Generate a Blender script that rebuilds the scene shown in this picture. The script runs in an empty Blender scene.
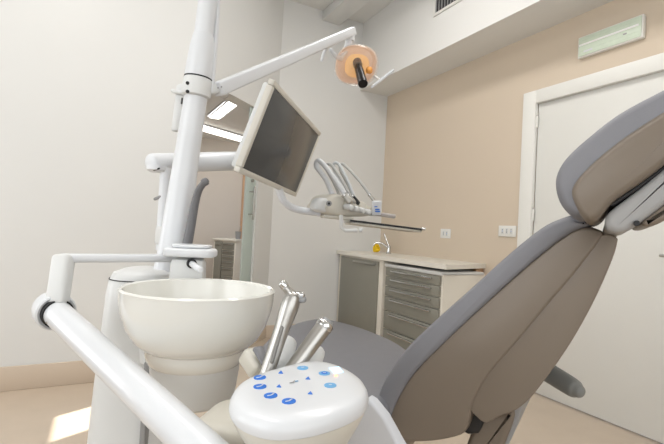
import bpy, bmesh, math, random
from mathutils import Vector as V, Matrix
random.seed(4)
sc = bpy.context.scene
COL = sc.collection

# ------------------------------------------------------------------ camera
F_PX, CX, CY, CAM_H = 433.0, 332.0, 222.0, 1.057
YAW, PITCH, ROLL = (math.radians(a) for a in (28.05, 1.214, 3.06))
_fw = V((math.sin(YAW), math.cos(YAW), 0)); _rt = V((math.cos(YAW), -math.sin(YAW), 0)); UP = V((0, 0, 1))
FWD = _fw*math.cos(PITCH) + UP*math.sin(PITCH)
_u = UP*math.cos(PITCH) - _fw*math.sin(PITCH)
RIGHT = _rt*math.cos(ROLL) + _u*math.sin(ROLL)
CUP = _u*math.cos(ROLL) - _rt*math.sin(ROLL)
EYE = V((0, 0, CAM_H))
cam_d = bpy.data.cameras.new('camera'); cam = bpy.data.objects.new('camera', cam_d); COL.objects.link(cam)
cam_d.sensor_width = 36; cam_d.lens = F_PX/664*36; cam_d.clip_start = .02
m = Matrix((RIGHT, CUP, -FWD)).transposed().to_4x4(); m.translation = EYE
cam.matrix_world = m
sc.camera = cam

# ------------------------------------------------------------------ world, sun, daylight
sc.view_settings.view_transform = 'Standard'; sc.view_settings.look = 'None'
sc.view_settings.gamma = 1; sc.view_settings.use_curve_mapping = False
sc.view_settings.exposure = 0.06
w = bpy.data.worlds.new('sky'); sc.world = w; w.use_nodes = True
w.node_tree.nodes['Background'].inputs[0].default_value = (.80, .88, 1, 1)
w.node_tree.nodes['Background'].inputs[1].default_value = 1.0

def lamp(name, kind, loc, direction, energy, color=(1, 1, 1), sx=1, sy=1):
    l = bpy.data.lights.new(name, kind); o = bpy.data.objects.new(name, l); COL.objects.link(o)
    l.energy = energy; l.color = color; o.location = loc
    o.rotation_euler = V(direction).to_track_quat('-Z', 'Y').to_euler()
    if kind == 'AREA': l.shape = 'RECTANGLE'; l.size = sx; l.size_y = sy
    return o
sun_dir = V((.9*math.cos(math.radians(33)), .436*math.cos(math.radians(33)), -math.sin(math.radians(33))))
sun = lamp('sun', 'SUN', (-4, -2, 5), sun_dir, 14, (1, .95, .86)); sun.data.angle = .009
lamp('daylight_front_window', 'AREA', (.2, -1.72, 1.75), (0, 1, -.05), 30, (.93, .965, 1), 3.4, 1.7)
lamp('daylight_side_window', 'AREA', (-2.12, .2, 1.75), (1, 0, -.05), 27, (.93, .965, 1), 1.9, 1.6)
lamp('left_wall_fill', 'AREA', (-2.12, 2.35, 1.2), (1, 0, 0), 12, (.95, .975, 1), .9, 1.2)  # added fill lamp that brightens the lower left wall
for lx, ly in ((-.4, 1.5), (1.45, 1.5)):
    lamp('ceiling_light', 'AREA', (lx, ly, 3.28), (0, 0, -1), 25, (1, .985, .96), .35, 2.6)
lamp('far_room_fill', 'AREA', (.6, 5.3, 2.40), (0, 0, -1), 40, (.97, .98, 1), 3.2, 1.2)  # unseen fill lamp added to brighten the far room

# ------------------------------------------------------------------ coordinates helpers
def ray(x, y): return FWD + RIGHT*((x-CX)/F_PX) - CUP*((y-CY)/F_PX)
def at(x, y, d): return EYE + ray(x, y)*d
def onx(x, y, X): r = ray(x, y); return EYE + r*(X/r.x)
def ony(x, y, Y): r = ray(x, y); return EYE + r*(Y/r.y)
def onz(x, y, Z): r = ray(x, y); return EYE + r*((Z-CAM_H)/r.z)
def onplane(x, y, p, n): r = ray(x, y); return EYE + r*((p-EYE).dot(n)/r.dot(n))

# ------------------------------------------------------------------ materials
def lin(c):
    return tuple((v/255/12.92 if v/255 <= .04045 else ((v/255+.055)/1.055)**2.4) for v in c)
MATS = {}
def mat(name, rgb, rough=.5, metal=0., noise=0., scale=8., bump=0., bscale=200., emit=0., trans=0., alpha=1., coat=0., ior=1.45, spec=.5):
    if name in MATS: return MATS[name]
    mt = bpy.data.materials.new(name); mt.use_nodes = True; nt = mt.node_tree; b = nt.nodes['Principled BSDF']
    c = lin(rgb)
    b.inputs['Base Color'].default_value = (*c, 1); b.inputs['Roughness'].default_value = rough
    b.inputs['Metallic'].default_value = metal; b.inputs['IOR'].default_value = ior
    b.inputs['Specular IOR Level'].default_value = spec
    b.inputs['Transmission Weight'].default_value = trans; b.inputs['Alpha'].default_value = alpha
    b.inputs['Coat Weight'].default_value = coat
    tc = nt.nodes.new('ShaderNodeTexCoord')
    n = nt.nodes.new('ShaderNodeTexNoise'); n.inputs['Scale'].default_value = scale; n.inputs['Detail'].default_value = 4
    nt.links.new(tc.outputs['Object'], n.inputs['Vector'])
    r = nt.nodes.new('ShaderNodeMix'); r.data_type = 'RGBA'
    k = max(noise, .015)
    r.inputs['A'].default_value = (*[v*(1-k) for v in c], 1); r.inputs['B'].default_value = (*[min(1, v*(1+k)) for v in c], 1)
    nt.links.new(n.outputs['Fac'], r.inputs['Factor']); nt.links.new(r.outputs['Result'], b.inputs['Base Color'])
    if bump:
        n2 = nt.nodes.new('ShaderNodeTexNoise'); n2.inputs['Scale'].default_value = bscale; n2.inputs['Detail'].default_value = 3
        nt.links.new(tc.outputs['Object'], n2.inputs['Vector'])
        bp = nt.nodes.new('ShaderNodeBump'); bp.inputs['Strength'].default_value = bump; bp.inputs['Distance'].default_value = .002
        nt.links.new(n2.outputs['Fac'], bp.inputs['Height']); nt.links.new(bp.outputs['Normal'], b.inputs['Normal'])
    if emit:
        b.inputs['Emission Color'].default_value = (*c, 1); b.inputs['Emission Strength'].default_value = emit
    MATS[name] = mt; return mt
wallw = mat('wall_white_paint', (220, 220, 218), .85, noise=.02, scale=2, bump=.1)
wallb = mat('wall_beige_paint', (210, 195, 176), .85, noise=.02, scale=2, bump=.1)
ceilm = mat('ceiling_paint', (226, 225, 222), .9, noise=.02, scale=2)
floorm = mat('floor_vinyl', (197, 181, 163), .24, noise=.06, scale=5, bump=.05, bscale=60)
skirt = mat('skirting_beige', (208, 192, 174), .45)
doorm = mat('door_white', (222, 221, 216), .5)
trimm = mat('trim_white', (230, 229, 224), .45)
white = mat('white_enamel', (218, 220, 223), .28, coat=.3)
white2 = mat('white_plastic', (216, 217, 216), .35)
cream = mat('cream_plastic', (212, 208, 197), .35)
ceramic = mat('ceramic_glaze', (229, 228, 222), .15, coat=.6)
upho = mat('grey_upholstery', (126, 126, 131), .55, noise=.04, scale=30, bump=.15, bscale=500)
shellm = mat('taupe_shell', (122, 111, 99), .4, noise=.02)
greyp = mat('grey_plastic', (150, 150, 150), .5)
dark = mat('dark_rubber', (34, 34, 36), .5)
black = mat('black_plastic', (16, 16, 18), .25)
chrome = mat('brushed_steel', (182, 180, 176), .32, 1.0)
chrome2 = mat('polished_chrome', (210, 210, 210), .12, 1.0)
laminate = mat('grey_green_laminate', (136, 134, 124), .4, noise=.03)
cabw = mat('cabinet_white', (224, 218, 206), .5)
counterm = mat('worktop_white', (226, 222, 212), .35)
yellow = mat('yellow_foam', (240, 200, 30), .6)
blue = mat('blue_print', (30, 110, 205), .4)
bluel = mat('pale_blue_print', (110, 170, 215), .4)
screenm = mat('screen_glass', (70, 70, 70), .18, noise=.02, spec=.6)
frostg = mat('frosted_glass', (222, 234, 229), .35, trans=.35, alpha=1)
orangem = mat('amber_reflector', (245, 170, 90), .25, .3, noise=.15, scale=20)
peach = mat('peach_shield', (250, 222, 200), .08, trans=.0, alpha=.22)
wood = mat('wood_trim', (196, 160, 128), .5, noise=.15, scale=12)
lightm = mat('lamp_diffuser', (255, 250, 240), .5, emit=4.0)
ledm = mat('led_orange', (255, 150, 110), .4, emit=2.5)
dispm = mat('display_glow', (190, 225, 255), .4, emit=.9)
greeng = mat('pale_green_panel', (214, 226, 208), .2, noise=.08, scale=30, coat=.5)

# ------------------------------------------------------------------ mesh helpers
def setp(o, label=None, cat=None, group=None, kind=None):
    for k, v in (('label', label), ('category', cat), ('group', group), ('kind', kind)):
        if v: o[k] = v
    return o
def link(name, me, mt, parent=None, smooth=True, **kw):
    o = bpy.data.objects.new(name, me); COL.objects.link(o)
    me.materials.append(mt)
    if smooth:
        for p in me.polygons: p.use_smooth = True
        try: me.set_sharp_from_angle(angle=math.radians(38))
        except Exception: pass
    if parent is not None:
        o.parent = parent
        if parent.type == 'EMPTY': o.matrix_parent_inverse = Matrix.Translation(-parent.location)
    setp(o, **kw); return o
def mesh(name, vs, fs, mt, parent=None, **kw):
    me = bpy.data.meshes.new(name); me.from_pydata([tuple(v) for v in vs], [], fs)
    bm = bmesh.new(); bm.from_mesh(me); bmesh.ops.recalc_face_normals(bm, faces=bm.faces); bm.to_mesh(me); bm.free()
    return link(name, me, mt, parent, **kw)
def thing(name, loc, label, cat, group=None):
    o = bpy.data.objects.new(name, None); COL.objects.link(o); o.location = loc; o.empty_display_size = .05
    return setp(o, label, cat, group)
def rings(rs, cap=True, closed=True):
    vs = []; fs = []; n = len(rs[0])
    for r in rs: vs += r
    for i in range(len(rs)-1):
        for j in range(n if closed else n-1):
            a = i*n+j; b = i*n+(j+1) % n
            fs.append((a, b, b+n, a+n))
    if cap: fs.append(tuple(range(n))); fs.append(tuple(range((len(rs)-1)*n, len(rs)*n)))
    return vs, fs
def frame(d, hint=UP):
    d = d.normalized()
    if abs(d.dot(hint)) > .97: hint = V((1, 0, 0)) if abs(d.x) < .9 else V((0, 1, 0))
    x = hint.cross(d).normalized(); y = d.cross(x); return x, y
def smooth_path(pts, n=6):
    out = []
    P = [pts[0]*2-pts[1]] + list(pts) + [pts[-1]*2-pts[-2]]
    for i in range(1, len(P)-2):
        for k in range(n):
            t = k/n; a, b, c, d = P[i-1], P[i], P[i+1], P[i+2]
            out.append(.5*((2*b)+(c-a)*t+(2*a-5*b+4*c-d)*t*t+(3*b-a-3*c+d)*t**3))
    out.append(pts[-1]); return out
def tube(name, pts, rad, mt, parent=None, seg=16, curve=0, round_end=0, **kw):
    pts = [V(p) for p in pts]
    rad = list(rad) if hasattr(rad, '__len__') else [rad]*len(pts)
    if curve:
        r4 = smooth_path([V((r, 0, 0)) for r in rad], curve); pts = smooth_path(pts, curve); rad = [v.x for v in r4]
    if round_end:
        def ends(P, R):
            d = (P[0]-P[1]).normalized(); r = R[0]; k = min(round_end, 1)
            return ([P[0]+d*r*k*math.sin(t) for t in (1.45, 1.1, .7, .35)], [r*math.cos(t) for t in (1.45, 1.1, .7, .35)])
        a, ar = ends(pts, rad); b, br = ends(pts[::-1], rad[::-1])
        pts = a+pts+b[::-1]; rad = ar+rad+br[::-1]
    rs = []; x = None
    for i, p in enumerate(pts):
        d = (pts[min(i+1, len(pts)-1)]-pts[max(i-1, 0)]).normalized()
        if x is None: x, y = frame(d)
        else:
            x = (x-d*x.dot(d)).normalized(); y = d.cross(x)
        rs.append([p+(x*math.cos(2*math.pi*k/seg)+y*math.sin(2*math.pi*k/seg))*rad[i] for k in range(seg)])
    vs, fs = rings(rs); return mesh(name, vs, fs, mt, parent, **kw)
def lathe(name, c, prof, mt, parent=None, axis=UP, seg=40, sx=1, cap=True, **kw):
    x, y = frame(axis, V((0, 1, 0)))
    axis = axis.normalized(); c = V(c)
    rs = [[c+axis*z+(x*math.cos(2*math.pi*k/seg)*sx+y*math.sin(2*math.pi*k/seg))*r for k in range(seg)] for r, z in prof]
    vs, fs = rings(rs, cap); return mesh(name, vs, fs, mt, parent, **kw)
def obox(name, c, ax, ay, az, size, mt, parent=None, bev=.004, seg=2, taper=1., **kw):
    """box at c along unit axes ax, ay, az; taper scales the +az end"""
    bm = bmesh.new(); bmesh.ops.create_cube(bm, size=1)
    c = V(c)
    for v in bm.verts:
        k = taper if v.co.z > 0 else 1
        v.co = V((v.co.x*size[0]*k, v.co.y*size[1]*k, v.co.z*size[2]))
    if bev: bmesh.ops.bevel(bm, geom=list(bm.edges), offset=bev, segments=seg, affect='EDGES', profile=.5)
    for v in bm.verts: v.co = c+ax*v.co.x+ay*v.co.y+az*v.co.z
    bmesh.ops.recalc_face_normals(bm, faces=bm.faces)
    me = bpy.data.meshes.new(name); bm.to_mesh(me); bm.free()
    return link(name, me, mt, parent, **kw)
EX, EY, EZ = V((1, 0, 0)), V((0, 1, 0)), V((0, 0, 1))
def box(name, lo, hi, mt, parent=None, bev=.003, **kw):
    lo, hi = V(lo), V(hi); s = hi-lo
    return obox(name, (lo+hi)/2, EX, EY, EZ, s, mt, parent, bev, **kw)
def beam(name, p0, p1, wd, ht, mt, parent=None, bev=.004, taper=1., hint=UP, **kw):
    p0, p1 = V(p0), V(p1); d = (p1-p0); L = d.length; d.normalize(); x, y = frame(d, hint)
    return obox(name, (p0+p1)/2, x, y, d, (wd, ht, L), mt, parent, bev, 3, taper, **kw)
def inset(poly, k):
    """move a planar polygon (list of 2-D Vectors, CCW) inward by k"""
    n = len(poly); out = []
    for i in range(n):
        a, b, c = poly[i-1], poly[i], poly[(i+1) % n]
        e1 = (b-a).normalized(); e2 = (c-b).normalized()
        t = (e1+e2)
        t = t.normalized() if t.length > 1e-6 else e1
        nn = V((-t.y, t.x)); out.append(b+nn*k)
    return out
def ccw(poly):
    A = sum(poly[i-1].x*poly[i].y-poly[i].x*poly[i-1].y for i in range(len(poly)))
    return poly if A > 0 else poly[::-1]
def smooth_closed(poly, n=4):
    out = []; N = len(poly)
    for i in range(N):
        a, b, c, d = poly[i-1], poly[i], poly[(i+1) % N], poly[(i+2) % N]
        for k in range(n):
            t = k/n; out.append(.5*((2*b)+(c-a)*t+(2*a-5*b+4*c-d)*t*t+(3*b-a-3*c+d)*t**3))
    return out
def puff(name, poly, o, ax, ay, az, thick, r, mt, parent=None, sm=4, r2=None, rd=None, **kw):
    """prism over a 2-D outline with rounded rims: outline in (ax, ay), from o to o+az*thick"""
    poly = ccw([V((p[0], p[1])) for p in poly])
    if sm: poly = smooth_closed(poly, sm)
    r2 = r if r2 is None else r2; rs = []
    L = []
    for k in range(6):
        t = k/5*math.pi/2; L.append((r*(1-math.sin(t)), (rd or r)*(1-math.cos(t))))
    for k in range(6):
        t = (5-k)/5*math.pi/2; L.append((r2*(1-math.sin(t)), thick-(rd or r2)*(1-math.cos(t))))
    for ins, z in L:
        q = inset(poly, ins) if ins > 1e-6 else poly
        rs.append([o+ax*p.x+ay*p.y+az*z for p in q])
    vs, fs = rings(rs); return mesh(name, vs, fs, mt, parent, **kw)

# ================================================================== SETTING
XR, YB, YL, CEIL, SOF, SOFX = 2.725, 3.96, 3.20, 3.3, 2.58, 2.36
XL, YF = -2.2, -1.8
S = dict(kind='structure')
A40 = math.radians(40); E1 = V((math.cos(A40), math.sin(A40), 0)); E2 = V((-E1.y, E1.x, 0))
CR = V((1.45, YB, 0)); CL = CR-E1*((YB-YL)/E1.y)
LD = (CR-CL).length
def quadprism(name, pts, z0, z1, mt, **kw):
    n = len(pts); vs = [V((p[0], p[1], z0)) for p in pts]+[V((p[0], p[1], z1)) for p in pts]
    fs = [tuple(range(n)), tuple(range(n, 2*n))]+[(i, (i+1) % n, (i+1) % n+n, i+n) for i in range(n)]
    return mesh(name, vs, fs, mt, smooth=False, **kw)
box('floor', (-5, YF-.15, -.1), (7, 11, 0), floorm, bev=0, smooth=False, **S)
quadprism('ceiling', [(XL-.15, YF-.15), (XR+.15, YF-.15), (XR+.15, YB+.15), (CR.x, YB+.15), (CR.x, YB+.02), (CL.x-.02, YL+.08), (XL-.15, YL+.15)], CEIL, CEIL+.1, ceilm, **S)
T = .14
quadprism('wall_left', [(XL-.15, YL), (CL.x, YL), (CL.x+E2.x*T, YL+T), (XL-.15, YL+T)], 0, CEIL, wallw, **S)
quadprism('wall_back', [(CR.x, YB), (XR+.15, YB), (XR+.15, YB+T), (CR.x+E2.x*T, YB+T)], 0, CEIL, wallw, **S)
def diag(name, s0, s1, z0, z1, mt, d0=0., d1=T):
    p = [CL+E1*s0+E2*d0, CL+E1*s1+E2*d0, CL+E1*s1+E2*d1, CL+E1*s0+E2*d1]
    return quadprism(name, p, z0, z1, mt, **S)
SR = LD-.285; SL = .03; HD = 2.115
diag('wall_passage_strip', SR, LD, 0, CEIL, wallw)
diag('wall_passage_header', SL, SR, HD, CEIL, wallw)
diag('wall_passage_edge', 0, SL, 0, CEIL, wallw)
# beige wall with door opening
DY1, DY0, DH = 2.075, 1.02, 2.065
box('wall_right', (XR, DY1, 0), (XR+T, YB+T, CEIL), wallb, bev=0, smooth=False, **S)
box('wall_right_header', (XR, DY0, DH), (XR+T, DY1, CEIL), wallb, bev=0, smooth=False, **S)
box('wall_right_end', (XR, YF-.15, 0), (XR+T, DY0, CEIL), wallb, bev=0, smooth=False, **S)
# soffit
box('trim_1', (SOFX, YF-.15, SOF), (XR, YB, CEIL), ceilm, bev=0, smooth=False, **S)
# ceiling beam
b0 = ony(323, 10, YB-.002).x; b1 = ony(338, 20, YB-.002).x
box('trim_2', (b0, YF-.15, CEIL-.10), (b0+.2, YB, CEIL), wallw, bev=.004, **S)
# front wall and side wall with window openings (behind and beside the camera)
def wall_with_hole(name, axis, pos, th, a0, a1, holes, mt):
    """holes = [(a0, a1, z0, z1)] sorted along the wall"""
    def seg(nm, u0, u1, z0, z1):
        if u1-u0 < .001 or z1-z0 < .001: return
        if axis == 'y': box(nm, (u0, pos-th, z0), (u1, pos, z1), mt, bev=0, smooth=False, **S)
        else: box(nm, (pos-th, u0, z0), (pos, u1, z1), mt, bev=0, smooth=False, **S)
    cur = a0
    for h0, h1, z0, z1 in holes:
        seg(name, cur, h0, 0, CEIL); seg(name+'_sill', h0, h1, 0, z0); seg(name+'_lintel', h0, h1, z1, CEIL); cur = h1
    seg(name+'_end', cur, a1, 0, CEIL)
wall_with_hole('wall_front', 'y', YF, .12, XL, XR, [(-1.5, 1.9, .9, 2.6)], wallw)
# small window whose sun falls on the floor beside the unit
px_sun = [(-.154, 2.698), (-.142, 2.392)]
tt = (-.15-XL)/sun_dir.x
wy0, wy1 = 2.395-sun_dir.y*tt, 2.70-sun_dir.y*tt
wz0 = -sun_dir.z*tt; wz1 = -sun_dir.z*((.10-XL)/sun_dir.x)
wall_with_hole('wall_side', 'x', XL, .02, YF, YL, [(-.75, 1.15, .95, 2.55), (wy0, wy1, wz0, wz1), (1.9, 2.8, .6, 1.8)], wallw)
def window(name, c, ax, ay, wd, ht, n, blocker_gap):
    f = .06; nrm = ax.cross(ay)
    o = obox(name, c-ay*(ht/2-f/2), ax, ay, nrm, (wd, f, .06), trimm, bev=.004, **S)
    obox('frame_rail', c+ay*(ht/2-f/2), ax, ay, nrm, (wd, f, .06), trimm, o)
    for k in range(n+1):
        obox('frame_stile', c+ax*(-wd/2+f/2+(wd-f)*k/n), ax, ay, nrm, (f, ht-2*f, .06), trimm, o)
    if blocker_gap: obox('sun_blocker', c-nrm*blocker_gap, ax, ay, nrm, (wd-.02, ht-.02, .004), trimm, o, bev=0)  # unseen opaque sheet added outside the window to stop the sun
    return o
window('window_1', V((.2, YF-.06, 1.75)), EX, EZ, 3.4, 1.7, 3, -.05)
window('window_2', V((XL-.01, .2, 1.75)), EY, EZ, 1.9, 1.6, 2, .04)
window('added_window', V((XL-.01, 2.35, 1.2)), EY, EZ, .9, 1.2, 1, .04)  # unseen window added to go with the left wall's fill lamp
# skirting
box('baseboard_left', (XL, YL-.015, 0), (CL.x, YL, .145), skirt, bev=.004, **S)
# the skirting top lip
box('baseboard_back', (CR.x, YB-.013, 0), (XR, YB, .12), skirt, bev=.004, **S)
box('baseboard_right', (XR-.013, DY1+.1, 0), (XR, YB-.013, .12), skirt, bev=.004, **S)
bs = CL+E1*SR
mesh('baseboard_passage', *rings([[CL+E1*s-E2*d+EZ*z for d, z in ((0, 0), (.013, 0), (.013, .12), (0, .12))] for s in (SR, LD-.01)]), skirt, **S)

# door in the right-hand wall
d1 = box('door_1', (XR+.012, DY0+.01, .008), (XR+.052, DY1-.012, DH-.01), doorm, bev=.003, **S)
fr = .095
tr = box('trim_3', (XR-.022, DY1-.012, 0), (XR+.012, DY1+fr, DH+fr-.01), trimm, bev=.006, **S)
tr2 = box('trim_4', (XR-.022, DY0-fr, DH-.012), (XR+.012, DY1-.012, DH+fr-.01), trimm, bev=.006, **S)
tr3 = box('trim_5', (XR-.022, DY0-fr, 0), (XR+.012, DY0+.01, DH-.012), trimm, bev=.006, **S)
for hz in (1.92, 1.25, .3):
    hg = lathe('hinge', (XR-.002, DY1-.016, hz-.04), [(.008, 0), (.008, .08)], trimm, d1, seg=12)
    lathe('hinge_cap', (XR-.002, DY1-.016, hz+.04), [(.008, 0), (.005, .012), (.001, .014)], chrome, hg, seg=12)
lathe('door_handle', (XR-.05, DY0+.09, 1.02), [(.009, 0), (.009, .06)], chrome, d1, axis=EX, seg=14)
obox('handle_lever', (XR-.05, DY0+.15, 1.02), EX, EY, EZ, (.018, .13, .018), chrome, d1, bev=.007)

# vent grille on the soffit face
vt = thing('air_vent', (SOFX, 2.6, 2.93), 'small dark slatted air vent high on the ceiling soffit', 'vent')
vy0, vy1, vz0, vz1 = 2.20, 2.79, 2.915, 3.02
X0 = SOFX
box('backing', (X0-.004, vy0, vz0), (X0, vy1, vz1), dark, vt, bev=0)
for (a, b, c, d) in ((vy0-.025, vy1+.025, vz0-.025, vz0), (vy0-.025, vy1+.025, vz1, vz1+.025), (vy0-.025, vy0, vz0, vz1), (vy1, vy1+.025, vz0, vz1)):
    box('frame', (X0-.012, a, c), (X0, b, d), trimm, vt)
k = vy0+.03
while k < vy1-.01:
    box('slat', (X0-.011, k, vz0), (X0-.004, k+.008, vz1), greyp, vt, bev=0); k += .034

# emergency light above the door
sg = thing('emergency_light', (XR, 1.56, 2.28), 'pale green rectangular emergency light panel above the white door', 'emergency light')
sy0, sy1, sz0, sz1 = 1.368, 1.757, 2.272, 2.410
box('housing', (XR-.03, sy0, sz0), (XR, sy1, sz1), trimm, sg, bev=.004)
df = box('diffuser', (XR-.037, sy0+.008, sz0+.008), (XR-.03, sy1-.008, sz1-.008), greeng, sg, bev=.002)
box('reflection_bar', (XR-.041, sy0+.02, sz0+.073), (XR-.037, sy1-.012, sz0+.085), mat('reflection_white', (250, 250, 248), .3), df, bev=.002)  # white bar stands in for a linear lamp's reflection on the diffuser
for zz in (.02, .04, .105, .12): box('ridge', (XR-.039, sy0+.02, sz0+zz), (XR-.037, sy1-.02, sz0+zz+.003), greeng, df, bev=0)
box('plate', (XR-.040, sy1-.10, sz0+.026), (XR-.037, sy1-.045, sz0+.036), white, df, bev=0)
box('mark', (XR-.040, sy0+.085, sz0+.048), (XR-.037, sy0+.105, sz0+.056), greyp, df, bev=0)

# sockets
def socket(y, z, wd, mods, label):
    s = thing('wall_socket', (XR, y, z), label, 'socket', 'wall sockets on the beige wall')
    box('plate', (XR-.009, y-wd/2, z-.042), (XR, y+wd/2, z+.042), trimm, s, bev=.003)
    for i in range(mods):
        yy = y-wd/2+wd*(i+1)/(mods+1)
        mo = box('module', (XR-.012, yy-.012, z-.022), (XR-.009, yy+.012, z+.022), white2, s, bev=.001)
        for dz in (-.011, 0, .011): lathe('pin_hole', (XR-.0125, yy, z+dz), [(.0032, 0), (.0032, .002)], MATS['blue_print'] if (i+1) % 2 and dz == 0 else dark, mo, axis=EX, seg=8)
socket(2.937, 1.090, .125, 2, 'white wall socket with two modules on the beige wall')
socket(2.273, 1.128, .16, 3, 'wider white wall socket with three modules beside the door frame')

# ================================================================== FAR ROOM beyond the passage
FC = 2.42
YFAR = 7.0
def fp(s, d, z): q = CL+E1*s+E2*d; return V((q.x, q.y, z))
def fbox(name, s0, s1, da, db, z0, z1, mt, parent=None, bev=.003, **kw):
    return obox(name, fp((s0+s1)/2, (da+db)/2, (z0+z1)/2), E1, E2, EZ, (s1-s0, db-da, z1-z0), mt, parent, bev, **kw)
box('wall_far', (-2.6, YFAR, 0), (4.6, YFAR+.1, FC), mat('far_wall_paint', (206, 198, 189), .85), bev=0, smooth=False, **S)
box('wall_far_left', (-2.6, YL+T, 0), (-2.5, YFAR, FC), wallw, bev=0, smooth=False, **S)
box('wall_far_right', (4.5, YB+T, 0), (4.6, YFAR, FC), wallw, bev=0, smooth=False, **S)
_c = CL+E2*T; _d = CR+E2*T
quadprism('ceiling_far', [_c.xy, _d.xy, (4.6, YB+T), (4.6, YFAR+.1), (-2.6, YFAR+.1), (-2.6, YL+T)], FC, FC+.1, ceilm, **S)
tx6 = ony(243, 225, YFAR).x
box('trim_6', (tx6-.05, YFAR-.03, 0), (tx6+.05, YFAR, FC), wood, **S)
lz = FC-.05
qa, qb = onz(200, 127.5, lz), onz(249, 141.5, lz); dq = (qb-qa).normalized()
cl = thing('linear_ceiling_lamp', (qa+qb)/2, 'long bright linear lamp on the ceiling of the room beyond', 'ceiling lamp')
beam('diffuser', qa-dq*.8, qb+dq*.6, .12, .05, lightm, cl)
beam('housing', qa-dq*.82+EZ*.037, qb+dq*.62+EZ*.037, .15, .024, white, cl)
pa = onz(235.5, 100, FC-.02); pb = onz(214, 117, FC-.02)
rl = thing('recessed_strip_lamp', (pa+pb)/2, 'short bright strip lamp flush in the ceiling of the room beyond', 'ceiling lamp')
beam('frame', pa, pb, .16, .03, white, rl); beam('diffuser', pa-EZ*.016, pb-EZ*.016, .12, .008, lightm, rl)
# drawer cabinet in the far room
yc = 6.45
Pc = ony(230, 245, 6.6); wc = .40; x0 = Pc.x-wc/2; x1 = Pc.x+wc/2; yc = Pc.y-.13; zt = .86
fc = thing('drawer_cabinet', V((Pc.x, Pc.y, 0)), 'white cabinet with grey drawers seen through the passage', 'cabinet')
box('carcass', (x0, yc, .1), (x1, yc+.32, zt-.03), cabw, fc)
box('plinth', (x0+.05, yc+.04, 0), (x1-.05, yc+.22, .1), dark, fc)
box('top', (x0-.02, yc-.03, zt-.03), (x1+.02, yc+.34, zt), counterm, fc)
xm, xe = x0+wc*.42, x0+wc*.95
dd = box('door', (x0+.03, yc-.018, .13), (xm-.006, yc, zt-.05), laminate, fc)
box('handle', (x0+.05, yc-.035, zt-.1), (xm-.03, yc-.018, zt-.085), chrome, dd)
hz = [.13, .30, .44, .54, .62, .70, .81]
for a, b in zip(hz[:-1], hz[1:]):
    q = box('drawer', (xm+.006, yc-.018, a), (xe, yc, b-.012), laminate, fc)
    box('handle', (xm+.02, yc-.035, b-.035), (xe-.02, yc-.018, b-.022), chrome, q)
fc.rotation_euler.z = math.radians(-52)
cuc = V((Pc.x+.10, Pc.y-.06, zt))
cu = thing('cup', cuc, 'small grey cup on the far cabinet top', 'cup')
lathe('beaker', cuc, [(.035, 0), (.045, .11), (.047, .115), (.04, .112), (.03, .01)], greyp, cu, seg=20)
tube('spoon', [cuc+EZ*.02, cuc+V((.03, .01, .2))], .006, chrome, cu, seg=8)
# frosted sliding glass door behind the strip
gd = fbox('door_2', SR-.155, SR-.004, .02, .032, .01, HD-.01, frostg, bev=.001, **S)
hp = onplane(251, 203, CL, E2); hs = (hp-CL).dot(E1)
tube('door_handle', [fp(hs, -.03, hp.z-.14), fp(hs, -.03, hp.z+.14)], .009, chrome, gd, seg=12, round_end=1)
for dz in (-.1, .1): tube('handle_post', [fp(hs, -.03, hp.z+dz), fp(hs, +.02, hp.z+dz)], .006, chrome, gd, seg=10)
tube('lock_knob', [fp(hs+.02, -.0, hp.z+.2), fp(hs+.02, +.02, hp.z+.2)], .013, chrome, gd, seg=12)

# ================================================================== CABINETS under the worktop
CF = 2.21; ZT = .862
c1 = thing('base_cabinet', (2.46, 3.54, 0), 'white base cabinet with one plain grey-green door in the wall corner', 'cabinet')
box('carcass', (CF, 3.145, .08), (XR-.02, YB-.02, ZT-.035), cabw, c1)
box('plinth', (CF+.05, 3.145, 0), (XR-.02, YB-.02, .08), greyp, c1, bev=0)
dr = box('door', (CF-.018, 3.205, .10), (CF, YB-.085, ZT-.055), laminate, c1)
box('handle', (CF-.034, 3.235, ZT-.09), (CF-.018, 3.62, ZT-.076), chrome, dr)
c2 = thing('drawer_unit', (2.46, 2.75, 0), 'white drawer unit with six grey-green drawers and steel bar handles', 'cabinet')
YA, YZ = 2.40, 3.10
box('carcass', (CF+.01, YA, .09), (XR-.08, YZ, ZT-.075), cabw, c2)
box('rim', (CF-.012, YA, ZT-.085), (XR-.09, YZ+.01, ZT-.06), white2, c2)
for yy in (YA+.08, YZ-.08):
    for xx in (CF+.09, XR-.17): lathe('castor', (xx, yy-.012, .035), [(.035, 0), (.035, .024)], dark, c2, axis=EY, seg=16)
box('base', (CF+.04, YA+.03, .069), (XR-.1, YZ-.03, .091), greyp, c2)
zs = [ZT-.092]
for hgt in (.075, .085, .085, .125, .155, .165): zs.append(zs[-1]-hgt)
for i in range(6):
    q = box('drawer', (CF-.012, YA+.015, zs[i+1]+.007), (CF+.01, YZ-.015, zs[i]), laminate, c2)
    box('handle', (CF-.032, YA+.09, zs[i]-.03), (CF-.012, YZ-.10, zs[i]-.017), chrome2, q)
box('support_panel', (XR-.07, YA-.03, 0), (XR-.005, YA-.01, ZT-.036), wood, c1) if 0 else None
wt = thing('worktop', (2.46, 3.15, ZT-.035), 'white laminate worktop running along the beige wall to the corner', 'worktop')
vs = [V((CF-.03, YB, 0)), V((CF-.03, 2.335, 0)), V((XR, 2.47, 0)), V((XR, YB, 0))]
mesh('slab', *rings([[v+EZ*(ZT-.035) for v in vs], [v+EZ*ZT for v in vs]]), counterm, wt, smooth=False)
box('trim_7', (XR-.08, 2.49, ZT-.16), (XR, 2.52, ZT-.036), wood, **S)
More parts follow.
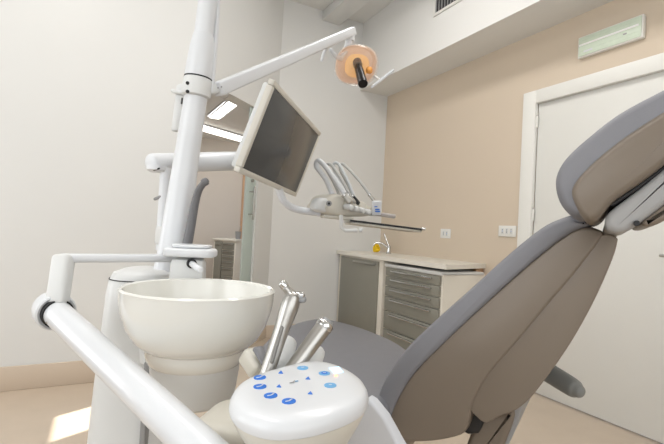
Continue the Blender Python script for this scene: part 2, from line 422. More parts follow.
# faucet and sponge
fb = onz(389, 251, ZT+.0)
fb = onx(388.5, 252, 2.55); fb.z = ZT
fa = thing('faucet', fb, 'chrome mixer tap with a lifted lever at the back of the worktop', 'faucet')
lathe('body', fb, [(.026, 0), (.026, .008), (.02, .012), (.02, .07), (.016, .08)], chrome2, fa, seg=20)
tube('spout', [fb+EZ*.05, fb+V((-.06, .03, .10)), fb+V((-.12, .06, .10)), fb+V((-.14, .07, .075))], .011, chrome2, fa, curve=4)
tube('lever', [fb+EZ*.078, fb+V((-.01, .02, .12)), fb+V((-.02, .06, .20))], [.012, .009, .007], chrome2, fa, curve=3)
sp = onz(376, 249, ZT+.035)
sb_ = thing('sponge', V((*onx(376.5, 247, 2.48).xy, ZT)), 'round yellow scrubbing sponge beside the tap', 'sponge')
cc = sb_.location+EZ*.042
lathe('foam_core', cc-EX*.025, [(.005, -.004), (.03, 0), (.036, .012), (.036, .036), (.03, .05), (.005, .054)], yellow, sb_, axis=EX, seg=18)
for k in range(9):
    a = k/9*2*math.pi; q = cc+EY*math.cos(a)*.036+EZ*math.sin(a)*.036
    lathe('tuft', q-EX*.018, [(.002, -.002), (.012, .004), (.015, .018), (.012, .032), (.002, .038)], yellow, sb_, axis=EX, seg=8) if q.z > ZT+.012 else None

# ================================================================== DENTAL UNIT
du = thing('dental_unit', V((*at(150, 300, 1.02).xy, 0)), 'white dental unit with tall tapered body, spittoon bowl and pole', 'dental unit')
BC = at(150, 268, 1.03)
bc = V((BC.x, BC.y, 0)); zt = BC.z
def ell(c, rx, ry, z, n=40, p=2.6):
    out = []
    for k in range(n):
        t = 2*math.pi*k/n; cx_, sx_ = math.cos(t), math.sin(t)
        out.append(c+_rt*(math.copysign(abs(cx_)**(2/p), cx_)*rx)+_fw*(math.copysign(abs(sx_)**(2/p), sx_)*ry)+EZ*z)
    return out
rs = []
for z_, rx, ry, sh in ((0, .125, .15, .02), (.03, .13, .155, .02), (.35, .116, .14, .014), (.7, .096, .12, .008), (zt-.06, .08, .10, 0), (zt-.025, .076, .094, 0), (zt-.008, .07, .082, 0), (zt, .05, .06, 0)):
    rs.append(ell(bc+_rt*sh, rx, ry, z_))
body = mesh('body', *rings(rs), white2, du)
obox('side_panel', bc+_rt*.06-_fw*.118+EZ*(zt-.30), _rt, _fw, EZ, (.012, .03, .24), greyp, body, bev=.003)
# seam ring near the top of the body
tube('seam', [p+EZ*0 for p in ell(bc, .0757, .0937, zt-.022)]+[ell(bc, .0757, .0937, zt-.022)[0]], .0012, dark, body, seg=6)
# spittoon bowl
C = at(200, 291, .77)
R0 = .131
bowl = lathe('spittoon_bowl', C, [(.080, -.098), (.091, -.095), (.106, -.081), (.1195, -.058), (.1275, -.032), (.1305, -.014), (R0, 0), (R0+.001, .004), (R0-.002, .007), (R0-.006, .005), (.1225, -.03), (.112, -.055), (.09, -.075), (.05, -.087), (.02, -.09)], ceramic, du, seg=64)
lathe('drain', C-EZ*.090, [(.018, -.004), (.018, .004), (.014, .006)], chrome2, bowl, seg=20)
lathe('collar', C-EZ*.097, [(.086, .004), (.086, -.008), (.082, -.022), (.077, -.027)], ceramic, du, seg=48)
lathe('waste_cup', C-EZ*.124, [(.077, 0), (.076, -.01), (.072, -.045), (.069, -.06), (.062, -.066)], white2, du, seg=48)
lathe('drain_pipe', V((C.x, C.y, .0)), [(.016, .03), (.016, C.z-.2)], greyp, du, seg=14) if 0 else None
beam('bowl_bracket', C-EZ*.15+_fw*.05, V((bc.x, bc.y, C.z-.16))-_fw*.05, .05, .05, white2, du)
bq = at(150, 372, .93); lathe('screw_hole', bq, [(.009, 0), (.009, .006)], mat('brown_hole', (90, 70, 55), .5), du, axis=(EYE-bq), seg=14)
# glass filler platform with spout
PB = at(189, 258, .93)
pu = (_rt*.98+_fw*.2).normalized(); pv = EZ.cross(pu)
blk = obox('filler_block', PB-EZ*.03, pu, pv, EZ, (.072, .07, .062), white2, du, bev=.012, taper=.94)
puff('filler_plate', [(-.048, -.035), (-.03, -.045), (.04, -.045), (.056, -.02), (.056, .02), (.03, .05), (-.035, .05), (-.05, .03)], PB+EZ*.004, pu, pv, EZ, .018, .006, white, du, sm=2)
puff('filler_tray', [(-.03, -.03), (.03, -.03), (.042, -.01), (.04, .025), (-.03, .03)], PB+EZ*.0225, pu, pv, EZ, .007, .003, white, du, sm=2)
q0 = at(191, 263, .90); q1 = at(200, 270, .86)
spt = tube('spout', [q0, q0.lerp(q1, .25), q1], .0065, white, du, seg=14, round_end=.4)
lathe('spout_seat', q0, [(.010, 0), (.010, .006)], dark, du, axis=q1-q0, seg=14)
# grey suction tube behind the platform
tube('grey_hose_holder', [at(187, 246, .99), at(191, 225, .99), at(195, 203, .99), at(199, 190, .985), at(204.5, 182, .975)], [.0115, .0105, .0095, .0082, .0072], mat('grey_tube', (108, 107, 109), .4), du, curve=5, round_end=.8)
lathe('tube_tip', at(205, 182, .973), [(.008, -.006), (.009, 0), (.008, .006), (.003, .009)], mat('grey_tube', (160, 160, 162)), du, axis=RIGHT+CUP*.5, seg=16)
# pole
PD = 1.04
p0, p1, p2, p3 = at(173, 262, PD), at(184, 175, PD), at(196, 96, PD), at(205, 24, PD)
pole = tube('pole', [at(171, 272, PD), p0, at(178, 225, PD), p1, p2], [.042, .040, .036, .030, .0265], white, du, seg=32, curve=3)
dirp = (p3-p2).normalized()
lathe('collar_ring', p2-dirp*.004, [(.028, 0), (.0335, .004), (.034, .02), (.0335, .04), (.032, .045)], white2, du, axis=dirp, seg=36)
lathe('joint_sleeve', p2+dirp*.043, [(.0315, 0), (.0325, .004), (.031, .04), (.0285, .075), (.026, .095), (.0235, .105)], white, du, axis=dirp, seg=36)
lathe('joint_gap', p2+dirp*.0395, [(.0328, .001), (.0328, .0042)], dark, du, axis=dirp, seg=36)
up0 = p2+dirp*.13
tube('upper_pole', [up0, up0+dirp*.30], .0225, white, du, seg=28)
for yy in (83, 91.5):
    b = at(187.5, yy, PD-.031); lathe('bolt', b-(b-EYE).normalized()*.0005, [(.0042, 0), (.0042, .004)], dark, du, axis=EYE-b, seg=12)
# rear mounting plate on the pole
obox('rear_plate', at(180.5, 108, PD+.045), RIGHT, FWD, dirp, (.032, .02, .12), white2, du, bev=.008)
b = at(181.5, 104, PD+.02); tube('plate_slot', [b, b+dirp*.015], .002, dark, du, seg=8)
tube('plate_pin', [at(181, 93, PD+.03), at(173, 91, PD+.03)], .005, white2, du, seg=10, round_end=1)
# white cable beside the upper pole
tube('cable', [at(211.5, 92, PD+.01), at(213.5, 60, PD+.012), at(215.5, 40, PD+.012), at(217.5, 12, PD+.01), at(219, -22, PD+.005)], [.0055, .0075, .0065, .0055, .0055], white, du, seg=14, curve=5)

# ------------------------------------------------------------------ lamp on its arm
ol = thing('operating_lamp', p2, 'operating lamp with amber reflector and black bulb cover on long white arm', 'lamp')
a0, a1 = at(214, 91, 1.05), at(351, 32, 1.58)
dA = (a1-a0).normalized()
beam('arm', a0+dA*.01, a1+dA*.015, .034, .034, white, ol, bev=.006, taper=.9)
beam('arm_knuckle', at(203, 92, 1.05), a0+dA*.025, .028, .024, white2, ol, bev=.006)
pv_ = at(225, 94.5, 1.075); lathe('pivot_screw', pv_, [(.007, 0), (.0085, .002), (.0085, .008), (.005, .010)], chrome, ol, axis=EYE-pv_, seg=16)
for dx in (218, 221.5):
    b = at(dx, 87+(221-dx)*.3, 1.045); lathe('rivet', b, [(.002, 0), (.002, .006)], greyp, ol, axis=EYE-b, seg=8)
LD_ = 1.58
bk0, bk1 = at(349, 37, LD_), at(345, 53, LD_)
lathe('swivel', at(350, 36, LD_)-CUP*.02, [(.016, 0), (.018, .006), (.018, .03), (.014, .038)], white, ol, axis=CUP, seg=20)
lathe('swivel_gap', at(351, 40, LD_)-CUP*.004, [(.013, 0), (.013, .01)], dark, ol, axis=CUP, seg=18)
tube('bracket', [at(349, 41, LD_), at(346, 50, LD_), at(341, 57, LD_)], [.012, .012, .010], white, ol, curve=4)
tube('bracket_arm', [at(341, 58, LD_), at(336, 56, LD_-.02), at(331, 50, LD_-.04)], [.011, .009, .007], white, ol, curve=4, round_end=1)
tube('handle', [at(330, 42, LD_-.06), at(325, 50, LD_-.06), at(322, 60, LD_-.06)], [.0045, .006, .0055], white, ol, curve=4, round_end=1)
HC = at(357, 66, LD_+.0)
ax = (-FWD*.80-CUP*.55+RIGHT*.20).normalized()
sx_, sy_ = frame(ax, CUP)          # sx_ sideways, sy_ up
def dish(rx, ry, z, p=2.4, n=36, ctr=None):
    out = []
    for k in range(n):
        t = 2*math.pi*k/n; c_, s_ = math.cos(t), math.sin(t)
        out.append(HC+ax*z+sx_*math.copysign(abs(c_)**(2/p), c_)*rx+sy_*math.copysign(abs(s_)**(2/p), s_)*ry)
    return out
mesh('housing', *rings([dish(.02, .02, -.05), dish(.05, .045, -.045), dish(.07, .062, -.03), dish(.078, .07, -.012), dish(.075, .067, -.012), dish(.066, .058, -.026), dish(.03, .03, -.035)]), mat('lamp_housing', (240, 222, 208), .3), ol)
mesh('reflector', *rings([dish(.046, .042, .0), dish(.042, .038, -.012), dish(.03, .028, -.022), dish(.01, .01, -.025)]), mat('amber_glow', (252, 196, 130), .3, noise=.2, scale=25, emit=.3), ol)
sh = mesh('shield', *rings([dish(.080, .072, -.02), dish(.082, .074, -.005), dish(.076, .068, .016), dish(.062, .055, .024), dish(.03, .028, .028), dish(.004, .004, .029)], cap=False), peach, ol)
cy0 = at(357, 62, LD_-.005); cy1 = at(363, 84, LD_-.085); axc = (cy1-cy0).normalized()
tube('bulb_cover', [cy0, cy0.lerp(cy1, .4), cy1], [.013, .0155, .017], black, ol, seg=20)
tube('bulb_ring', [cy0-axc*.012, cy0+axc*.02], .0165, mat('dark_bronze', (70, 50, 38), .35, .6), ol, seg=18)
tube('grip', [at(372, 87, LD_-.05), at(382, 79, LD_-.05), at(393, 70.5, LD_-.05)], [.005, .0055, .005], white, ol, curve=3, round_end=1)
tube('grip_post', [at(374, 76, LD_-.01), at(380, 80, LD_-.05)], .0045, white2, ol)
amb = at(369, 70, LD_-.025); lathe('amber_lens', amb, [(.004, 0), (.013, .002), (.011, .01), (.004, .014)], orangem, ol, axis=ax, seg=16)

# ------------------------------------------------------------------ monitor on its arm
mn = thing('monitor', at(281, 140, 1.55), 'wide flat monitor with silver frame and dark screen on swing arm', 'monitor')
mw, mh = V((.650, .759, -.037)).normalized(), V((-.265, .18, -.947)).normalized()
mf = mh.cross(mw).normalized(); mc = V((.570, 1.446, 1.343)); MW, MH = .572, .292
if mf.dot(EYE-mc) < 0: mf = -mf
frm = mat('silver_frame', (214, 210, 200), .35)
obox('back_cover', mc-mf*.022, mw, mh, mf, (MW-.02, MH-.02, .028), white2, mn, bev=.008)
bz = .018
for sgn in (-1, 1):
    obox('bezel', mc+mh*sgn*(MH/2-bz/2)-mf*.006, mw, mh, mf, (MW, bz, .022), frm, mn, bev=.004)
    obox('bezel', mc+mw*sgn*(MW/2-bz/2)-mf*.006, mw, mh, mf, (bz, MH-2*bz, .022), frm, mn, bev=.004)
obox('screen', mc-mf*.004, mw, mh, mf, (MW-2*bz+.004, MH-2*bz+.004, .012), screenm, mn, bev=.001)
mm = mc-mf*.05
q0, q1 = at(152, 163, 1.18), at(240, 161, 1.45)
tube('arm', [q0, q1], [.026, .032], white, mn, seg=26, round_end=.5)
tube('arm_link', [q1, mm], [.030, .022], white2, mn, seg=20, round_end=.6)
lathe('vesa_mount', mc-mf*.06, [(.05, 0), (.05, .025)], white2, mn, axis=mf, seg=24)
lathe('arm_end_cap', at(157, 168, 1.15)-EZ*.006, [(.02, -.004), (.026, 0), (.026, .012)], white, mn, seg=24)
tube('end_slot', [at(154, 170, 1.13), at(159, 168.5, 1.128)], .0025, dark, mn, seg=8, round_end=1)
tube('arm_post', [at(166, 168, 1.16), at(163, 250, 1.16)], [.015, .019], white, mn, seg=20)
tube('post_clip', [at(155, 199, 1.15), at(161, 196.5, 1.148)], .004, greyp, mn, seg=10, round_end=1)
beam('post_clamp', at(160, 235, 1.16), at(178, 240, 1.06), .03, .05, white2, mn, bev=.008)

# ------------------------------------------------------------------ delivery head
HDp = 1.72
dh = thing('instrument_console', at(345, 215, HDp), 'white instrument delivery console with handpiece holders on curved arm', 'instrument console')
tube('arm', [at(262, 168, HDp-.1), at(277, 186, HDp-.08), at(284, 201, HDp-.06), at(296, 209, HDp-.03), at(320, 213, HDp)], .0145, white, dh, curve=6)
hx = (at(368, 214, HDp+.14)-at(318, 208, HDp)).normalized(); hy = EZ.cross(hx).normalized(); hz_ = hx.cross(hy)
hc = at(338, 207, HDp+.06)
puff('head_body', [(-.115, -.025), (-.10, .022), (-.06, .045), (0, .04), (.09, .028), (.125, .0), (.12, -.025), (.05, -.035), (-.05, -.04)], hc+hy*.07, hx, hz_, -hy, .14, .022, cream, dh, sm=3)
puff('head_cap', [(-.04, -.02), (-.03, .018), (0, .028), (.03, .018), (.04, -.02), (0, -.03)], at(320, 205, HDp-.02)+hy*.02, hx, hz_, -hy, .06, .016, white2, dh, sm=3)
ek = at(329, 203.5, HDp-.065); lathe('keyhole', ek, [(.011, 0), (.011, .003)], greyp, dh, axis=EYE-ek, seg=14); lathe('key_slot', ek+(EYE-ek).normalized()*.003, [(.005, 0), (.005, .002)], dark, dh, axis=EYE-ek, seg=10)
for i in range(5):
    q = at(346+i*6.0, 206.5+i*1.6, HDp-.02+i*.028)
    tube('holder', [q-hy*.0, q-hy*.035-EZ*.004], [.013, .011], white2, dh, seg=14, round_end=.6)
    obox('holder_rest', q+EZ*.016, hx, hy, hz_, (.01, .03, .02), cream, dh, bev=.003)
beam('underframe', at(322, 216, HDp), at(352, 219, HDp+.04), .05, .014, cream, dh)
tube('drop_bracket', [at(341, 215, HDp-.03), at(341.5, 228, HDp-.03), at(345, 230.5, HDp-.03), at(357, 230.5, HDp-.02)], .008, white2, dh, seg=12)
lathe('bracket_knob', at(359, 230, HDp-.02), [(.009, 0), (.010, .004), (.010, .012), (.007, .015)], white2, dh, axis=RIGHT, seg=14)
tube('front_handle', [at(372, 213, HDp+.06), at(394, 216.5, HDp+.06)], .009, mat('grey_handle', (172, 164, 160), .4), dh, seg=14, round_end=.8)
# display tag
tq = at(376.5, 208, HDp+.03)
tg = obox('display_tag', tq, RIGHT, (FWD*.9+CUP*.3).normalized(), (CUP*.9-FWD*.3).normalized(), (.038, .008, .06), white, dh, bev=.004)
for i, (dx, dz, ww) in enumerate(((-.003, .006, .012), (.003, -.006, .018), (.004, -.014, .02), (.002, .014, .008))):
    obox('print', tq+RIGHT*dx+CUP*dz-FWD*.0055, RIGHT, FWD, CUP, (ww, .002, .005), blue, tg, bev=0)
# tray
tr_ = thing('instrument_tray', at(385, 225, HDp), 'flat steel instrument tray cantilevered below the delivery console', 'tray')
t0, t1 = at(350, 220.5, HDp+.0), at(422, 229.5, HDp+.02)
tx = (t1-t0); tx.z = tx.z; TL = tx.length; tx.normalize(); ty = EZ.cross(tx).normalized(); tz = tx.cross(ty)
tc_ = (t0+t1)/2+ty*.10
obox('tray_base', tc_-tz*.010, tx, ty, tz, (TL, .2, .005), mat('tray_underside', (196, 190, 178), .4), tr_, bev=.002)
obox('tray_mat', tc_-tz*.0055, tx, ty, tz, (TL-.012, .188, .004), cream, tr_, bev=.001)
for sgn in (-1, 1):
    obox('rail', tc_+ty*sgn*.1, tx, ty, tz, (TL, .005, .008), dark if sgn < 0 else chrome, tr_, bev=.002)
    obox('end_rail', tc_+tx*sgn*TL/2, tx, ty, tz, (.005, .2, .013), chrome, tr_, bev=.002)
    tube('rail_tip', [t1+ty*(.1+sgn*.1)+tz*.003, t1+ty*(.1+sgn*.1)+tx*.012+tz*.003], .006, chrome2, tr_, seg=12, round_end=.5)
tube('tray_stem', [at(352, 222, HDp+.01), at(366, 222.5, HDp+.03)], .007, chrome, tr_, seg=12)
# handpieces with whip hoses
hp_spec = [((333, 196), (318, 161), (351, 203), 'white thick-hosed handpiece, beside the keyhole end of the delivery console', .0105, white),
           ((341, 199), (328, 164), (355, 203), 'thin grey-hosed handpiece, second from the keyhole end of the delivery console', .0062, mat('hose_grey', (188, 188, 186), .5)),
           ((348, 201), (335, 163), (359, 204), 'pale bluish-hosed handpiece with dark grip in the middle of the delivery console', .0068, mat('hose_pale', (208, 212, 214), .5)),
           ((356, 203), (341.5, 164), (376, 203), 'grey-hosed handpiece, next to the blue-printed tag of the delivery console', .0060, mat('hose_grey', (188, 188, 186)))]
for i, (b, t, e, lb, r, mt_) in enumerate(hp_spec):
    D = HDp-.01+i*.03
    h = thing('handpiece', at(*b, D), lb, 'handpiece', 'handpieces on the delivery console')
    B_, T_, E_ = at(*b, D+.03), at(*t, D+.02), at(*e, D-.02)
    bx, by = b; tx_, ty__ = t; ex, ey = e
    tube('hose', [B_, at(bx-7.5, by-17, D+.03), at(tx_-1.2, ty__+6, D+.025), T_, at(tx_+5, ty__+3, D+.01), at((tx_+ex)/2+1, (ty__+ey)/2-2, D-.01), at(ex-4, ey-5, D-.02)], r, mt_, h, seg=12, curve=5)
    tube('grip', [at(ex-6, ey-7.5, D-.02), at(ex-1, ey-1, D-.022), E_+EZ*0], [r*1.1, r*1.35, r*1.0], dark if i == 2 else chrome, h, seg=12, round_end=.5)
    lathe('ferrule', at(ex-6.5, ey-8, D-.02), [(r*1.3, -.004), (r*1.35, .004)], chrome2, h, axis=at(ex-1, ey-1, D-.022)-at(ex-6, ey-7.5, D-.02), seg=12)

# ------------------------------------------------------------------ assistant arm with control panel
aa = thing('assistant_arm', at(50, 312, .80), 'jointed white assistant arm with thick round tube leaving the unit', 'arm')
AD = .80
u0 = at(172, 258, .97); u1 = at(60, 258, AD+.03)
beam('upper_bar', u0, u1, .035, .0165, white, aa, bev=.006)
v0, v1 = at(64, 258, AD+.03), at(57, 305, AD)
beam('drop_link', v0+EZ*.006, v1, .034, .03, white2, aa, bev=.008, hint=_fw)
j = at(57, 313, AD); e = at(219, 466, .47); dj = (e-j).normalized()
lathe('joint_ring', j-dj*.035, [(.006, -.014), (.022, -.012), (.031, -.002), (.034, .012), (.034, .032), (.031, .034), (.025, .030)], white, aa, axis=dj, seg=36)
lathe('joint_gap', j-dj*.004, [(.0265, 0), (.0265, .010)], dark, aa, axis=dj, seg=32)
tube('tube', [j-dj*.01, e], [.0235, .0225], white, aa, seg=36)
b = at(49, 321, AD-.03); tube('joint_screw', [b, at(47, 322.5, AD-.03)], .003, chrome, aa, seg=10, round_end=.6)
tube('tube_elbow', [e-dj*.02, e+dj*.05, e+dj*.06+_rt*.10-EZ*.02, at(310, 500, .50)], [.0225, .024, .026, .026], white, aa, seg=24, curve=5)
# console (panel head)
cp = thing('control_panel', at(300, 430, .50), 'white control panel head with blue round buttons beside the spittoon', 'control panel')
PZ = at(300, 392, .50).z
PN = (EZ+_rt*(-.04)-_fw*.02).normalized()
PP = at(300, 392, .50); px_ = (_rt-PN*_rt.dot(PN)).normalized(); py_ = PN.cross(px_)
def onpan(x, y): q = onplane(x, y, PP, PN)-PP; return V((q.dot(px_), q.dot(py_)))
outl = [onpan(*q) for q in [(229, 397), (232, 386), (244, 375.5), (268, 367), (303, 358.5), (325, 358.5), (345, 364), (361, 373.5), (368.5, 384), (366, 395), (352, 405), (325, 414.5), (297, 420), (270, 420.5), (248, 415), (235, 407)]]
outl = smooth_closed(ccw(outl), 4)
cen = sum(outl, V((0, 0)))/len(outl)
def lay(k, z, ins=0., c2=None):
    q = inset(outl, ins) if ins else outl
    return [PP+px_*(cen.x+(p.x-cen.x)*k)+py_*(cen.y+(p.y-cen.y)*k)+PN*z for p in q]
mesh('top_cover', *rings([lay(1, 0, .0275), lay(1, -.0004, .018), lay(1, -.002, .009), lay(1, -.005, .004), lay(1, -.010, .001), lay(1, -.015, 0), lay(1, -.0195, .001), lay(1, -.021, .003)][::-1]), white, cp)
dwn = [lay(.965, -.021), lay(.95, -.026), lay(.88, -.038), lay(.78, -.052), lay(.62, -.075), lay(.48, -.10), lay(.42, -.16)]
mesh('underside', *rings(dwn), cream, cp)
def sticker(name, x, y, rx, mt_, parent, h=.0006, n=24):
    c = onpan(x, y); o_ = PP+px_*c.x+py_*c.y+PN*.0002
    rs = [[o_+(px_*math.cos(2*math.pi*k/n)+py_*math.sin(2*math.pi*k/n))*rx+PN*z for k in range(n)] for z in (-.0005, h)]
    return mesh(name, *rings(rs), mt_, parent)
def bar(name, x0, y0, x1, y1, wd, mt_, parent, z=.0011):
    a, b = onpan(x0, y0), onpan(x1, y1)
    A, B = PP+px_*a.x+py_*a.y+PN*z, PP+px_*b.x+py_*b.y+PN*z
    return beam(name, A, B, wd, .0006, mt_, parent, bev=0, hint=PN)
def tp(zx, zy): return 210+zx/3.906, 340+zy/3.906
for i, (zx, zy) in enumerate([(195, 147), (195, 183), (237, 218), (308, 240)]):
    x, y = tp(zx, zy); bt = sticker('button', x, y, .0077, blue, cp)
    bar('icon', x-3.4, y+.9, x+.4, y+.2, .0014, white, bt); bar('icon', x+.2, y+.3, x+3.2, y-1.5, .0014, white, bt)
for i, (zx, zy) in enumerate([(362, 110), (447, 131), (470, 178)]):
    x, y = tp(zx, zy); bt = sticker('button', x, y, .0075, bluel, cp)
    sticker('icon', x, y, .0042, blue if i == 1 else bluel, bt, .0009); bar('icon', x-1.5, y, x+1.5, y, .0012, white, bt)
for i, (zx, zy) in enumerate([(277, 127), (383, 150), (270, 181), (392, 208)]):
    x, y = tp(zx, zy); a = [onpan(x-2.6, y+1.0), onpan(x+2.2, y+1.3), onpan(x+.2, y-1.6)]
    rs = [[PP+px_*p.x+py_*p.y+PN*z for p in a] for z in (-.0003, .0008)]
    mesh('arrow_button', *rings(rs), blue, cp)
x, y = tp(327, 168)
bar('chair_symbol', x-4, y+.8, x-.5, y+.2, .0015, greyp, cp); bar('chair_symbol', x-.8, y+.4, x+1, y-1.6, .0015, greyp, cp); bar('chair_symbol', x+1.4, y-.9, x+4.4, y-1.3, .0015, bluel, cp)
x, y = tp(488, 119)
a = [onpan(x-6, y-2.2), onpan(x+4, y-3.4), onpan(x+8.5, y+1.6), onpan(x-1, y+3.4)]
mesh('display', *rings([[PP+px_*p.x+py_*p.y+PN*z for p in a] for z in (-.0003, .0007)]), dispm, cp)
x, y = tp(492, 141); sticker('indicator_light', x, y, .0022, ledm, cp, .0012)
# holder body beside the panel
hb = thing('handpiece_holder', at(232, 430, .56), 'glossy cream handpiece holder tucked under the control panel', 'holder')
HP = at(240, 421, .585)
puff('holder_shell', [(-.05, -.055), (-.052, .0), (-.035, .045), (.02, .06), (.07, .05), (.08, -.02), (.05, -.06)], HP-EZ*.06, _rt, _fw, EZ, .075, .02, cream, hb, sm=4)
tube('shell_ridge', [at(228, 421, .553), at(236, 430, .548), at(243, 441, .54)], .0016, white, hb, seg=8, round_end=1)
tube('steel_pin', [at(254, 432, .49), at(250, 452, .49)], .0085, chrome, hb, seg=16)
tube('holder_socket', [at(278, 364, .675), at(286, 342, .70)], [.022, .018], white2, hb, seg=20, round_end=.5)
tube('holder_socket', [at(304, 372, .665), at(313, 350, .685)], [.024, .020], white2, hb, seg=20, round_end=.5)
puff('socket_base', [(-.045, .02), (-.03, .03), (.03, .03), (.045, .02), (.045, -.05), (-.045, -.05)], at(298, 400, .66), _rt, _fw, EZ, .045, .016, white2, hb, sm=3)
beam('dark_clip', at(257, 347, .66), at(268, 366, .64), .018, .008, mat('clip_grey', (120, 120, 124), .4), hb)
beam('side_plate', at(248, 352, .68), at(262, 372, .66), .035, .03, cream, hb, bev=.008)
# suction handpieces standing in the holder
s1 = thing('syringe_handpiece', at(268, 366, .61), 'tall steel syringe handpiece with angled nozzle in the holder', 'handpiece')
g0, g1 = at(266, 376, .612), at(292.5, 297, .645)
dg = (g1-g0).normalized()
tube('grip', [g0, g0.lerp(g1, .3), g0.lerp(g1, .6), g0.lerp(g1, .86), g1], [.0108, .0108, .0118, .0140, .0128], chrome, s1, seg=24, curve=4, round_end=.7)
tube('groove', [at(272, 362, .600), at(282, 328, .612)], .0026, mat('groove_grey', (120, 118, 114), .4, .6), s1, seg=8, round_end=1)
tube('nozzle', [g1, at(288, 290.5, .645), at(283, 284.5, .645)], [.009, .0065, .0058], chrome, s1, seg=16)
tube('nozzle_tip', [at(285.2, 287, .645), at(282, 283.2, .645)], .0066, chrome2, s1, seg=14, round_end=.5)
for k, (xx, yy) in enumerate(((297.5, 295), (299, 299.5))):
    b = at(xx, yy, .643); tube('trigger', [b, b+RIGHT*.007], .0052, greyp if k else chrome2, s1, seg=12, round_end=.8)
s2 = thing('suction_handpiece', at(300, 358, .60), 'shorter plain steel suction handpiece leaning in the holder', 'handpiece')
g0, g1 = at(287, 377, .615), at(325.5, 324.5, .655)
tube('grip', [g0, g0.lerp(g1, .5), g1], [.0115, .0122, .0128], chrome, s2, seg=24)
tube('rim', [g0.lerp(g1, .93), g0.lerp(g1, 1.01)], .0135, chrome2, s2, seg=24, round_end=.3)
tube('bore', [g0.lerp(g1, 1.0), g0.lerp(g1, 1.075)], .0095, greyp, s2, seg=18)
# ================================================================== DENTAL CHAIR
TH = math.radians(32)
H = _rt*math.cos(TH)-_fw*math.sin(TH); Wd = _rt*math.sin(TH)+_fw*math.cos(TH)
NP = at(480, 320, .85)
dch = thing('dental_chair', V((*(NP-H*.12+Wd*.25).xy, 0)), 'grey upholstered dental chair with reclined taupe-shelled backrest and headrest', 'dental chair')
def prof(pts, O=NP): 
    out = []
    for q in pts:
        p = onplane(q[0], q[1], O, Wd)-O; out.append(V((p.dot(H), p.z)))
    return out
pad = [(381, 440), (373, 424), (374, 405), (383, 380), (402, 352), (430, 324), (470, 288), (510, 252), (540, 228), (560, 218), (576, 214), (588, 219), (590, 227), (573, 234), (545, 254), (500, 293), (450, 340), (416, 374), (400, 400), (391, 424), (390, 438)]
puff('backrest_pad', prof(pad), NP-Wd*.004, H, EZ, Wd, .50, .011, upho, dch, sm=4, rd=.03)
sh = [(391, 437), (387.5, 424), (396, 400), (414, 372), (448, 337), (499, 290), (544, 251), (572, 231), (588, 227), (600, 230), (603, 234), (598, 244), (589, 256), (570, 280), (544, 310), (515, 345), (489, 375), (474, 402), (468, 425), (460, 436), (432, 442), (405, 442)]
puff('backrest_shell', prof(sh), NP, H, EZ, Wd, .49, .006, shellm, dch, sm=4, rd=.012)
rc = [(580, 257), (590, 244), (598, 236), (609, 234), (617, 238), (617.5, 242), (613, 258), (598, 293), (582, 324), (565, 352), (545, 380), (530, 399), (516, 411), (500, 417), (486, 424), (476, 418), (468, 405), (480, 376), (505, 346), (534, 311), (562, 281)]
puff('rear_cover', prof(rc), NP+Wd*.004, H, EZ, Wd, .478, .003, shellm, dch, sm=3, rd=.006)
mt_ = [(470, 416), (486, 425), (505, 418), (510, 425), (503, 446), (488, 475), (455, 475), (465, 440)]
puff('tilt_bracket', prof(mt_), NP+Wd*.05, H, EZ, Wd, .38, .012, shellm, dch, sm=2)
puff('bracket_trim', prof([(505, 418), (513, 410), (516, 420), (508, 446), (496, 470), (492, 468), (503, 440)]), NP+Wd*.06, H, EZ, Wd, .36, .004, greyp, dch, sm=2)
gap = [(455, 436), (462, 412), (475, 405), (480, 420), (474, 440)]
puff('gap_shade', prof(gap), NP+Wd*.03, H, EZ, Wd, .40, .008, dark, dch, sm=2)  # dark body stands in for the shade in the gap below the shell
# seat
S0 = onplane(382, 396, NP, Wd); zs_ = S0.z
def sp_(a, b): return (a, b)
seat = []
for q in [(405, 345), (380, 333), (350, 323), (322, 318), (297, 321), (274, 331), (259, 345), (255, 361), (266, 384), (300, 404), (345, 412), (384, 402), (415, 385), (425, 365)]:
    p = onz(*q, zs_)-S0; seat.append((p.dot(H), p.dot(Wd)))
puff('seat_pad', seat, V((S0.x, S0.y, zs_-.10)), H, Wd, EZ, .102, .03, upho, dch, sm=5, r2=.035)
seat2 = [(a*.93-.01, .25+(b-.25)*.9) for a, b in seat]
puff('seat_shell', seat2, V((S0.x, S0.y, zs_-.18)), H, Wd, EZ, .085, .03, shellm, dch, sm=4)
sc_ = S0-H*.15+Wd*.25
lathe('lift_column', V((sc_.x, sc_.y, 0)), [(.13, .06), (.12, .10), (.11, zs_-.25), (.16, zs_-.16)], shellm, dch, seg=32)
puff('base_plate', [(-.40, .05), (-.42, .25), (-.40, .45), (-.1, .47), (.22, .42), (.26, .25), (.22, .08), (-.1, .03)], V((S0.x, S0.y, 0)), H, Wd, EZ, .07, .02, shellm, dch, sm=4)
# far armrest behind the backrest
ra0, ra1 = at(520, 355, 1.28), at(572, 387, 1.10)
tube('armrest', [ra0-H*.05, ra0, ra0.lerp(ra1, .5), ra1, ra1+(ra1-ra0)*.10], [.022, .024, .026, .024, .017], mat('armrest_grey', (136, 138, 136), .5), dch, seg=20, curve=4, round_end=.9)
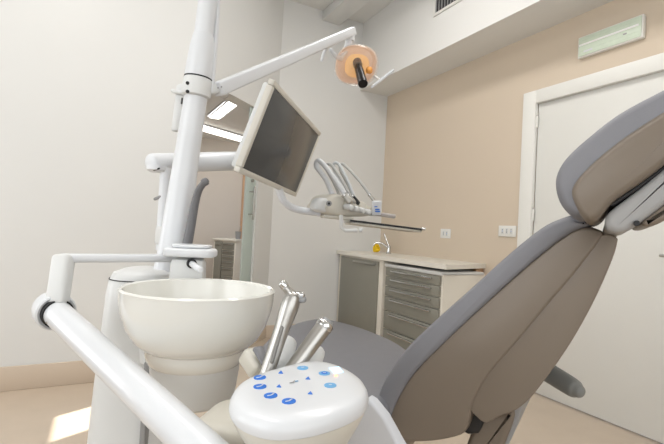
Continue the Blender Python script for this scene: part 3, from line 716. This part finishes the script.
# headrest
HR = at(610, 160, .62)
hpad = [(573, 216), (560, 204), (554, 186), (556, 170), (567, 153), (590, 132), (620, 109), (664, 85), (705, 65), (730, 58), (736, 70), (715, 95), (664, 140), (625, 175), (600, 202), (587, 215)]
puff('headrest_pad', prof(hpad, HR), HR+Wd*.006, H, EZ, Wd, .25, .013, upho, dch, sm=4, rd=.03)
hsh = [(588, 221), (578, 212), (571, 196), (573, 184), (588, 166), (620, 139), (664, 110), (705, 88), (722, 90), (716, 108), (690, 140), (664, 165), (640, 183), (613, 202), (600, 217)]
puff('headrest_shell', prof(hsh, HR), HR-Wd*.004, H, EZ, Wd, .248, .010, shellm, dch, sm=4, rd=.02)
hsl = [(607, 206), (614, 200), (640, 182), (664, 164), (690, 142), (692, 147), (664, 170), (640, 188), (615, 205)]
puff('headrest_groove', prof(hsl, HR), HR+Wd*.012, H, EZ, Wd, .22, .003, dark, dch, sm=0)
nk = [(606, 216), (606, 226), (614, 232), (628, 231), (650, 216), (675, 196), (700, 172), (700, 150), (685, 152), (664, 168), (640, 188), (616, 206)]
puff('neck_support', prof(nk, HR), HR+Wd*.008, H, EZ, Wd, .23, .010, mat('neck_grey', (158, 157, 156), .45), dch, sm=4)
nk2 = [(642, 222), (646, 226), (658, 224), (672, 216), (700, 196), (700, 186), (680, 194), (655, 211)]
puff('neck_shell', prof(nk2, HR), HR+Wd*.012, H, EZ, Wd, .22, .008, shellm, dch, sm=3)
b = onplane(637, 223, HR-Wd*.0, Wd); tube('neck_screw', [b+Wd*.004, b+Wd*.016], .004, dark, dch, seg=10)
h0 = onplane(614, 226, HR, Wd)+Wd*.10; h1 = onplane(604, 246, NP, Wd)+Wd*.03
beam('headrest_bar', at(614, 222, .70), at(605, 246, .84), .022, .012, chrome, dch, bev=.003)
# near armrest pad below the control panel
na = [onplane(*q, at(370, 430, .60), Wd) for q in ()]
AR = at(372, 425, .66)
puff('near_armrest', prof([(336, 428), (345, 416), (366, 399), (371, 402), (384, 418), (398, 444), (420, 480), (395, 505), (345, 470)], AR), AR, H, EZ, Wd, .025, .006, mat('armrest_pale', (206, 208, 213), .5), dch, sm=0)
